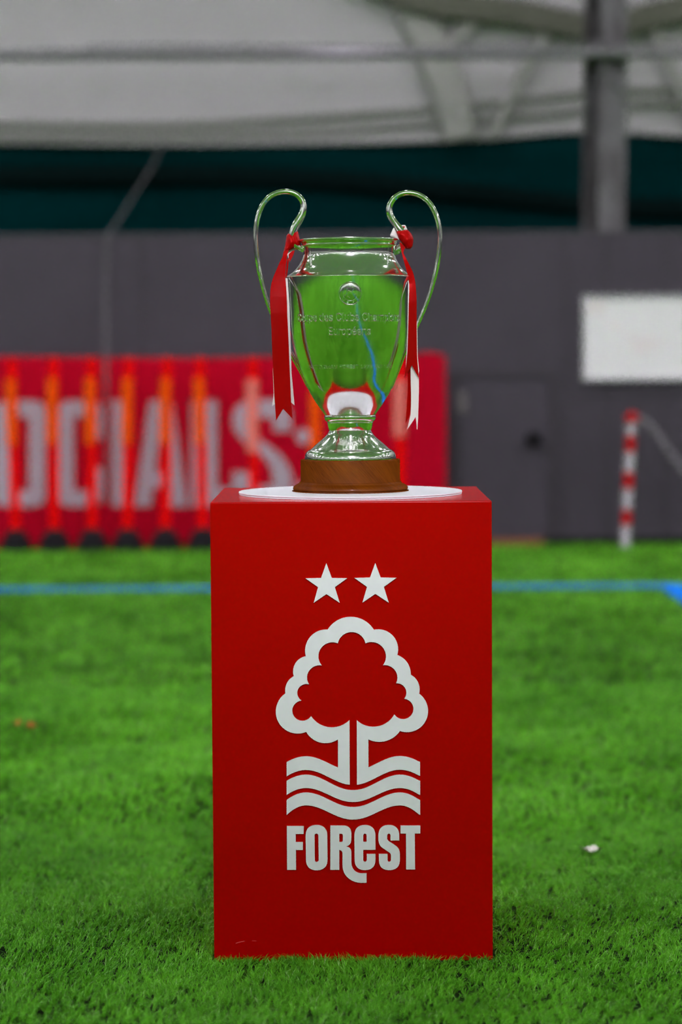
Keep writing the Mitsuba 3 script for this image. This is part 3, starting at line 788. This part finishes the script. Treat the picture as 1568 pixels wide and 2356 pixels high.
# ------------------------------------------------------------------ ribbons
def sheet(tx, Yfn, mats, keys, size=0.006, gap=0.0007):
    """A ribbon cut to a measured outline: a thin front layer and a lining behind it, bent by Yfn(px, py)."""
    pg = path(tx, 8)
    minx, miny, maxx, maxy = pg.bounds
    cells = []
    step = 5.0
    for y in np.arange(miny, maxy, step):
        for x in np.arange(minx, maxx, step):
            c = pg.intersection(shapely.box(x, y, x + step, y + step))
            for q in getattr(c, 'geoms', [c]):
                if q.geom_type == 'Polygon' and q.area > 1e-4:
                    cells.append(q)
    V, Fc = [], []
    for q in cells:
        v, f = trimesh.creation.triangulate_polygon(q, engine='earcut')
        Fc.append(f + len(V)); V += [tuple(np.round(a, 4)) for a in v]
    V = np.array(V); Fc = np.vstack(Fc)
    m = trimesh.Trimesh(np.c_[V, np.zeros(len(V))], Fc, process=True); m.merge_vertices()
    P = m.vertices[:, :2]; f = m.faces
    a, b, c = P[f[:, 0]], P[f[:, 1]], P[f[:, 2]]
    cr = (b[:, 0] - a[:, 0]) * (c[:, 1] - a[:, 1]) - (b[:, 1] - a[:, 1]) * (c[:, 0] - a[:, 0])
    f = np.where((cr < 0)[:, None], f[:, ::-1], f)
    Yv = np.array([Yfn(x, y) for x, y in P])
    out = []
    for k, (mt, key) in enumerate(zip(mats, keys)):
        v = np.array([at(x, y, Yq) for (x, y), Yq in zip(P, Yv)]) + [0, k * gap, 0]
        out.append(put(key, (v, f), mt, True))
    return out


def puff(tx, Y, thick, mt, key, bulge=0.5, mod=None):
    """A soft lump of folded ribbon: the outline inflated towards its middle."""
    pg = path(tx, 8); bd = pg.exterior
    minx, miny, maxx, maxy = pg.bounds; step = 2.5
    V, Fc = [], []
    for y in np.arange(miny, maxy, step):
        for x in np.arange(minx, maxx, step):
            c = pg.intersection(shapely.box(x, y, x + step, y + step))
            for q in getattr(c, 'geoms', [c]):
                if q.geom_type == 'Polygon' and q.area > 1e-4:
                    v, f = trimesh.creation.triangulate_polygon(q, engine='earcut')
                    Fc.append(f + len(V)); V += [tuple(np.round(a, 4)) for a in v]
    m = trimesh.Trimesh(np.c_[np.array(V), np.zeros(len(V))], np.vstack(Fc), process=True); m.merge_vertices()
    P = m.vertices[:, :2]; f = m.faces
    a, b, c = P[f[:, 0]], P[f[:, 1]], P[f[:, 2]]
    cr = (b[:, 0] - a[:, 0]) * (c[:, 1] - a[:, 1]) - (b[:, 1] - a[:, 1]) * (c[:, 0] - a[:, 0])
    f = np.where((cr < 0)[:, None], f[:, ::-1], f)
    d = np.array([bd.distance(shapely.Point(x, y)) for x, y in P]); d = (d / d.max()) ** bulge
    if mod is not None:
        d = d * np.array([1 + mod(x, y) for x, y in P])
    front = np.array([at(x, y, Y - thick * q) for (x, y), q in zip(P, d)])
    back = np.array([at(x, y, Y + 0.8 * thick * q) for (x, y), q in zip(P, d)])
    return put(key, (np.vstack([front, back]), np.vstack([f, f[:, ::-1] + len(front)])), mt, True)


RED, WHITE = 'mat_ribbon_red', 'mat_ribbon_white'
lr = thing('ribbon', 'long red and white ribbon tied to the left handle of the silver cup', 'ribbon')


def left_Y(px, py):
    t = np.interp(py, [585, 605, 630, 650, 680, 720, 780, 860, 970], [-0.016, -0.026, -0.052, -0.074, -0.092, -0.096, -0.088, -0.072, -0.056])
    return float(t) + 0.004 * math.sin((px - 621) / 38 * 3.0 + py * 0.012) - 0.7 * (px - 645) / S0 * float(np.interp(py, [600, 680], [0, 1]))


puff('M659 542 Q663 536 672 533 Q680 530.5 684.5 530.7 L689.5 552 L693 567.5 Q684 568.5 676.5 570.8 Q668 574 660 579.5 Q654 585 649.7 591 Q651 580 655 567 Z', 0.004, 0.019, RED, lr + '__wrap', 0.42, lambda x, y: 0.18 * math.sin((x - 0.25 * (y - 530)) * 0.42))
puff('M688.5 552 Q694 550.5 700.5 551.5 L701 558 Q698 562 695.5 563 L691 557 Z', -0.006, 0.010, RED, lr + '__knot')
sheet('M658 580 Q668 573.5 678 570.2 Q686 568 692.5 567.8 Q686 571.5 677.5 575.5 Q667 580 664.5 587 L665.5 600 L661.5 590 Q659.5 584 658 580 Z', lambda x, y: 0.012, (WHITE,), (lr + '__lining',))
sheet('M663.6 586 Q667 579 677.5 575.5 L675 586 L666 603 Z', lambda x, y: 0.006, (RED,), (lr + '__fold',))
sheet('M653 578 L664 574 L660 588 L657.5 610 L656 638 Q660 680 660.5 726 Q663 770 664.4 810 L667 872 L669.5 928 L672.6 963.7 L651 940.7 L634.4 968 L632.3 929 L630.4 902.5 L625.8 810 L624 756.7 L621 700 Q620.6 685 621.4 669 Q622.5 658 625 648.5 Q628 637 633 627 L642.8 604 L650 590 Z',
      left_Y, (RED, WHITE), (lr + '__tail', lr + '__lining'))
sheet('M655 640 L661 640 L665.5 700 L668 780 L670.5 860 L677.3 933 L671.5 928 L664 921 L632 929.6 L626 934.7 L629 905 L627 850 L640 760 Z', lambda x, y: left_Y(x, y) + 0.012, (WHITE, RED), (lr + '__rear_lining', lr + '__rear_tail'))
sheet('M660 597 L664.5 592 L662 620 L659 639 L656.6 638 Z', lambda x, y: left_Y(x, y) + 0.006, (RED,), (lr + '__fold',))

rr_ = thing('ribbon', 'red and white ribbon knotted to the right handle of the silver cup', 'ribbon')
puff('M911 533.5 Q914 531 918 530.4 L936.5 528.4 Q942 533 945.7 537.8 Q949.5 544 950.3 551 Q950.3 558 948.8 565.3 Q946.5 570.5 943.7 573 L933.5 573 Q929 567 925 561 L918 551 Z', -0.008, 0.020, RED, rr_ + '__knot', 0.5, lambda x, y: 0.12 * math.sin((x + 0.8 * y) * 0.22))
puff('M919 520.5 L921 518 L931.5 517.6 L933.5 521 L937 529 L929 531 L921 531.5 Z', 0.010, 0.006, WHITE, rr_ + '__loop')
puff('M903.5 525.5 L906 524 Q910 532 914 541 L917.5 551.5 Q907 548.5 899 545 Q895.5 542 898 538.5 Z', -0.006, 0.008, WHITE, rr_ + '__loop')
sheet('M923.5 520.5 L931.5 520.5 L927.5 527.5 Z', lambda x, y: 0.0025, (RED,), (rr_ + '__fold',))


def right_Y(px, py):
    t = np.interp(py, [550, 575, 600, 625, 651, 694, 760, 860, 990], [-0.018, -0.018, -0.028, -0.058, -0.080, -0.088, -0.080, -0.064, -0.046])
    return float(t) + 0.003 * math.sin((px - 940) / 18 * 2.2 + py * 0.015) + 0.7 * (px - 948) / S0 * float(np.interp(py, [630, 700], [0, 1]))


sheet('M918.5 556 L925 561 L932.4 570 Q928 575 927.3 582 L937.6 602 L948.8 624.5 Q953 637 955 651 Q957.5 672 958 694 L958 726 L958 760 L959 820 L963 871 L947 840.6 L929.4 869.7 L934 840 L937 810 L938.6 760 L939.4 726 L940 699 Q941.5 675 941 653 L937.6 632.7 L930.4 608 L926 592 L921 570 Z', right_Y, (RED, WHITE), (rr_ + '__tail', rr_ + '__lining'))
sheet('M938.6 640 L941.5 640 L939.8 700 L938.6 760 L937.2 806 L932.5 854 L934.2 820 L936.6 760 Z', lambda x, y: right_Y(x, y) + 0.003, (WHITE,), (rr_ + '__lining',))
sheet('M957 740 L959 740 L960.5 820 L963.8 853.5 L962 862 L958 815 Z', lambda x, y: right_Y(x, y) + 0.003, (WHITE,), (rr_ + '__lining',))
sheet('M944 800 L956 800 L963 868 L963.2 890 L963 905 L962 940 L961.4 962 L959.6 988 L958 988 L957.5 975 L955.5 959.5 L948 971 L935.8 989 L939 975 L943.9 953.5 L945 930 L945 905 L944 870 Z', lambda x, y: right_Y(x, y) + 0.010, (WHITE, RED), (rr_ + '__rear_lining', rr_ + '__rear_tail'))
sheet('M936 800 L946 800 L946 905 L944.5 945 L939 962 L931.8 974.7 L933 960 L934.3 945 L937.5 889 Z', lambda x, y: right_Y(x, y) + 0.016, (RED,), (rr_ + '__rear_tail',))

# ------------------------------------------------------------------ litter on the turf
def scrap(name, px, py, w, d, mt, label, cat, rot, seed):
    r = np.random.default_rng(seed); c = ground(px, py, 0.03)
    n0, n1 = 5, 9
    u, v = np.meshgrid(np.linspace(-.5, .5, n1), np.linspace(-.5, .5, n0))
    x = u * w + r.normal(0, w * 0.03, u.shape); y = v * d + r.normal(0, d * 0.06, u.shape)
    z = 0.006 * np.sin(u * 7) + 0.003 * r.normal(0, 1, u.shape)
    ca, sa = math.cos(rot), math.sin(rot)
    P = np.stack([c[0] + x * ca - y * sa, c[1] + x * sa + y * ca, 0.03 + z], -1).reshape(-1, 3)
    f = grid_faces(n0, n1); Q = P - [0, 0, 0.0012]; N = len(P)
    put(name, (np.vstack([P, Q]), np.vstack([f, f[:, ::-1] + N])), mt, True, label, cat)


scrap('paper_scrap', 1360, 1952, 0.050, 0.050, 'mat_paper', 'small crumpled white paper scrap lying on the turf at right', 'paper scrap', 0.4, 3)
scrap('tape_scrap', 41, 1661, 0.030, 0.07, 'mat_tape', 'faint orange tape scrap on the turf at the left edge', 'tape scrap', 0.2, 5)
scrap('tape_scrap', 72, 1667, 0.022, 0.05, 'mat_tape', 'smaller orange tape scrap just right of the other', 'tape scrap', 0.8, 6)

# ------------------------------------------------------------------ high-bay lamps under the roof
lens = trimesh.creation.cylinder(LAMP_R, 0.03, sections=20)
body = lathe([(0, 0.32), (0.07, 0.32), (0.09, 0.28), (0.09, 0.16), (0.16, 0.12), (LAMP_R * 0.965, 0.05), (LAMP_R * 0.965, 0.02), (0, 0.02)][::-1], 20)
nx, ny = 11, 15
for j in range(ny):
    for i in range(nx):
        x, y = -20.0 + 4.0 * i, -33.05 + 3.25 * j
        if -8.0 < y < -0.2 and abs(x) < 8.5:
            continue                                      # no lamps straight above the trophy stand
        lp = thing('ceiling_lamp', 'round high-bay lamp in the even grid hung under the hall roof', 'lamp', 'high-bay lamps under the roof')
        b = body.copy(); b.apply_translation([x, y, LAMP_Z])
        put(lp + '__housing', b, 'mat_lamp_body', 30)
        put(lp + '__rod', trimesh.creation.cylinder(0.012, segment=[[x, y, LAMP_Z + 0.3], [x, y, 9.0]], sections=8), 'mat_lamp_body')
        l = lens.copy(); l.apply_translation([x, y, LAMP_Z - 0.004])
        put(lp + '__lens', l, 'mat_lamp_body', emitter={'type': 'area', 'radiance': rgb([LAMP_POWER * c for c in LAMP_TINT])})

# added spotlight out of view, brightening the trophy and the upper pedestal
sa, sb = np.array(SPOT_AT), np.array(SPOT_TO); sd = (sb - sa) / np.linalg.norm(sb - sa)
sp = thing('added_spotlight', 'added black spotlight out of view, aimed at the silver cup to brighten it', 'spotlight')
can = lathe([(0, -0.34), (0.06, -0.34), (0.085, -0.30), (0.085, -0.05), (0.10, -0.03), (0.10, 0.0), (0.092, 0.0), (0.080, -0.04), (0, -0.045)][::-1], 28)
RM = trimesh.geometry.align_vectors([0, 0, 1], sd); can.apply_transform(RM); can.apply_translation(sa - 0.03 * sd)
put(sp + '__housing', can, 'mat_black', 30)
put(sp + '__rod', trimesh.creation.cylinder(0.014, segment=[sa - 0.28 * sd, [sa[0], sa[1] - 0.25, 9.0]], sections=8), 'mat_black')
sl = trimesh.creation.cylinder(0.07, 0.01, sections=24); sl.apply_transform(RM); sl.apply_translation(sa - 0.06 * sd)
put(sp + '__lens', sl, 'mat_lamp_body', emitter={'type': 'area', 'radiance': rgb([60, 58, 60])})
scene['added_spot_beam'] = {'type': 'spot', 'sampling_weight': 70.0, 'to_world': T().look_at(origin=sa.tolist(), target=sb.tolist(), up=[0, 0, 1]), 'intensity': rgb([SPOT_POWER * c for c in LAMP_TINT]), 'cutoff_angle': 8.6, 'beam_width': 1.0}
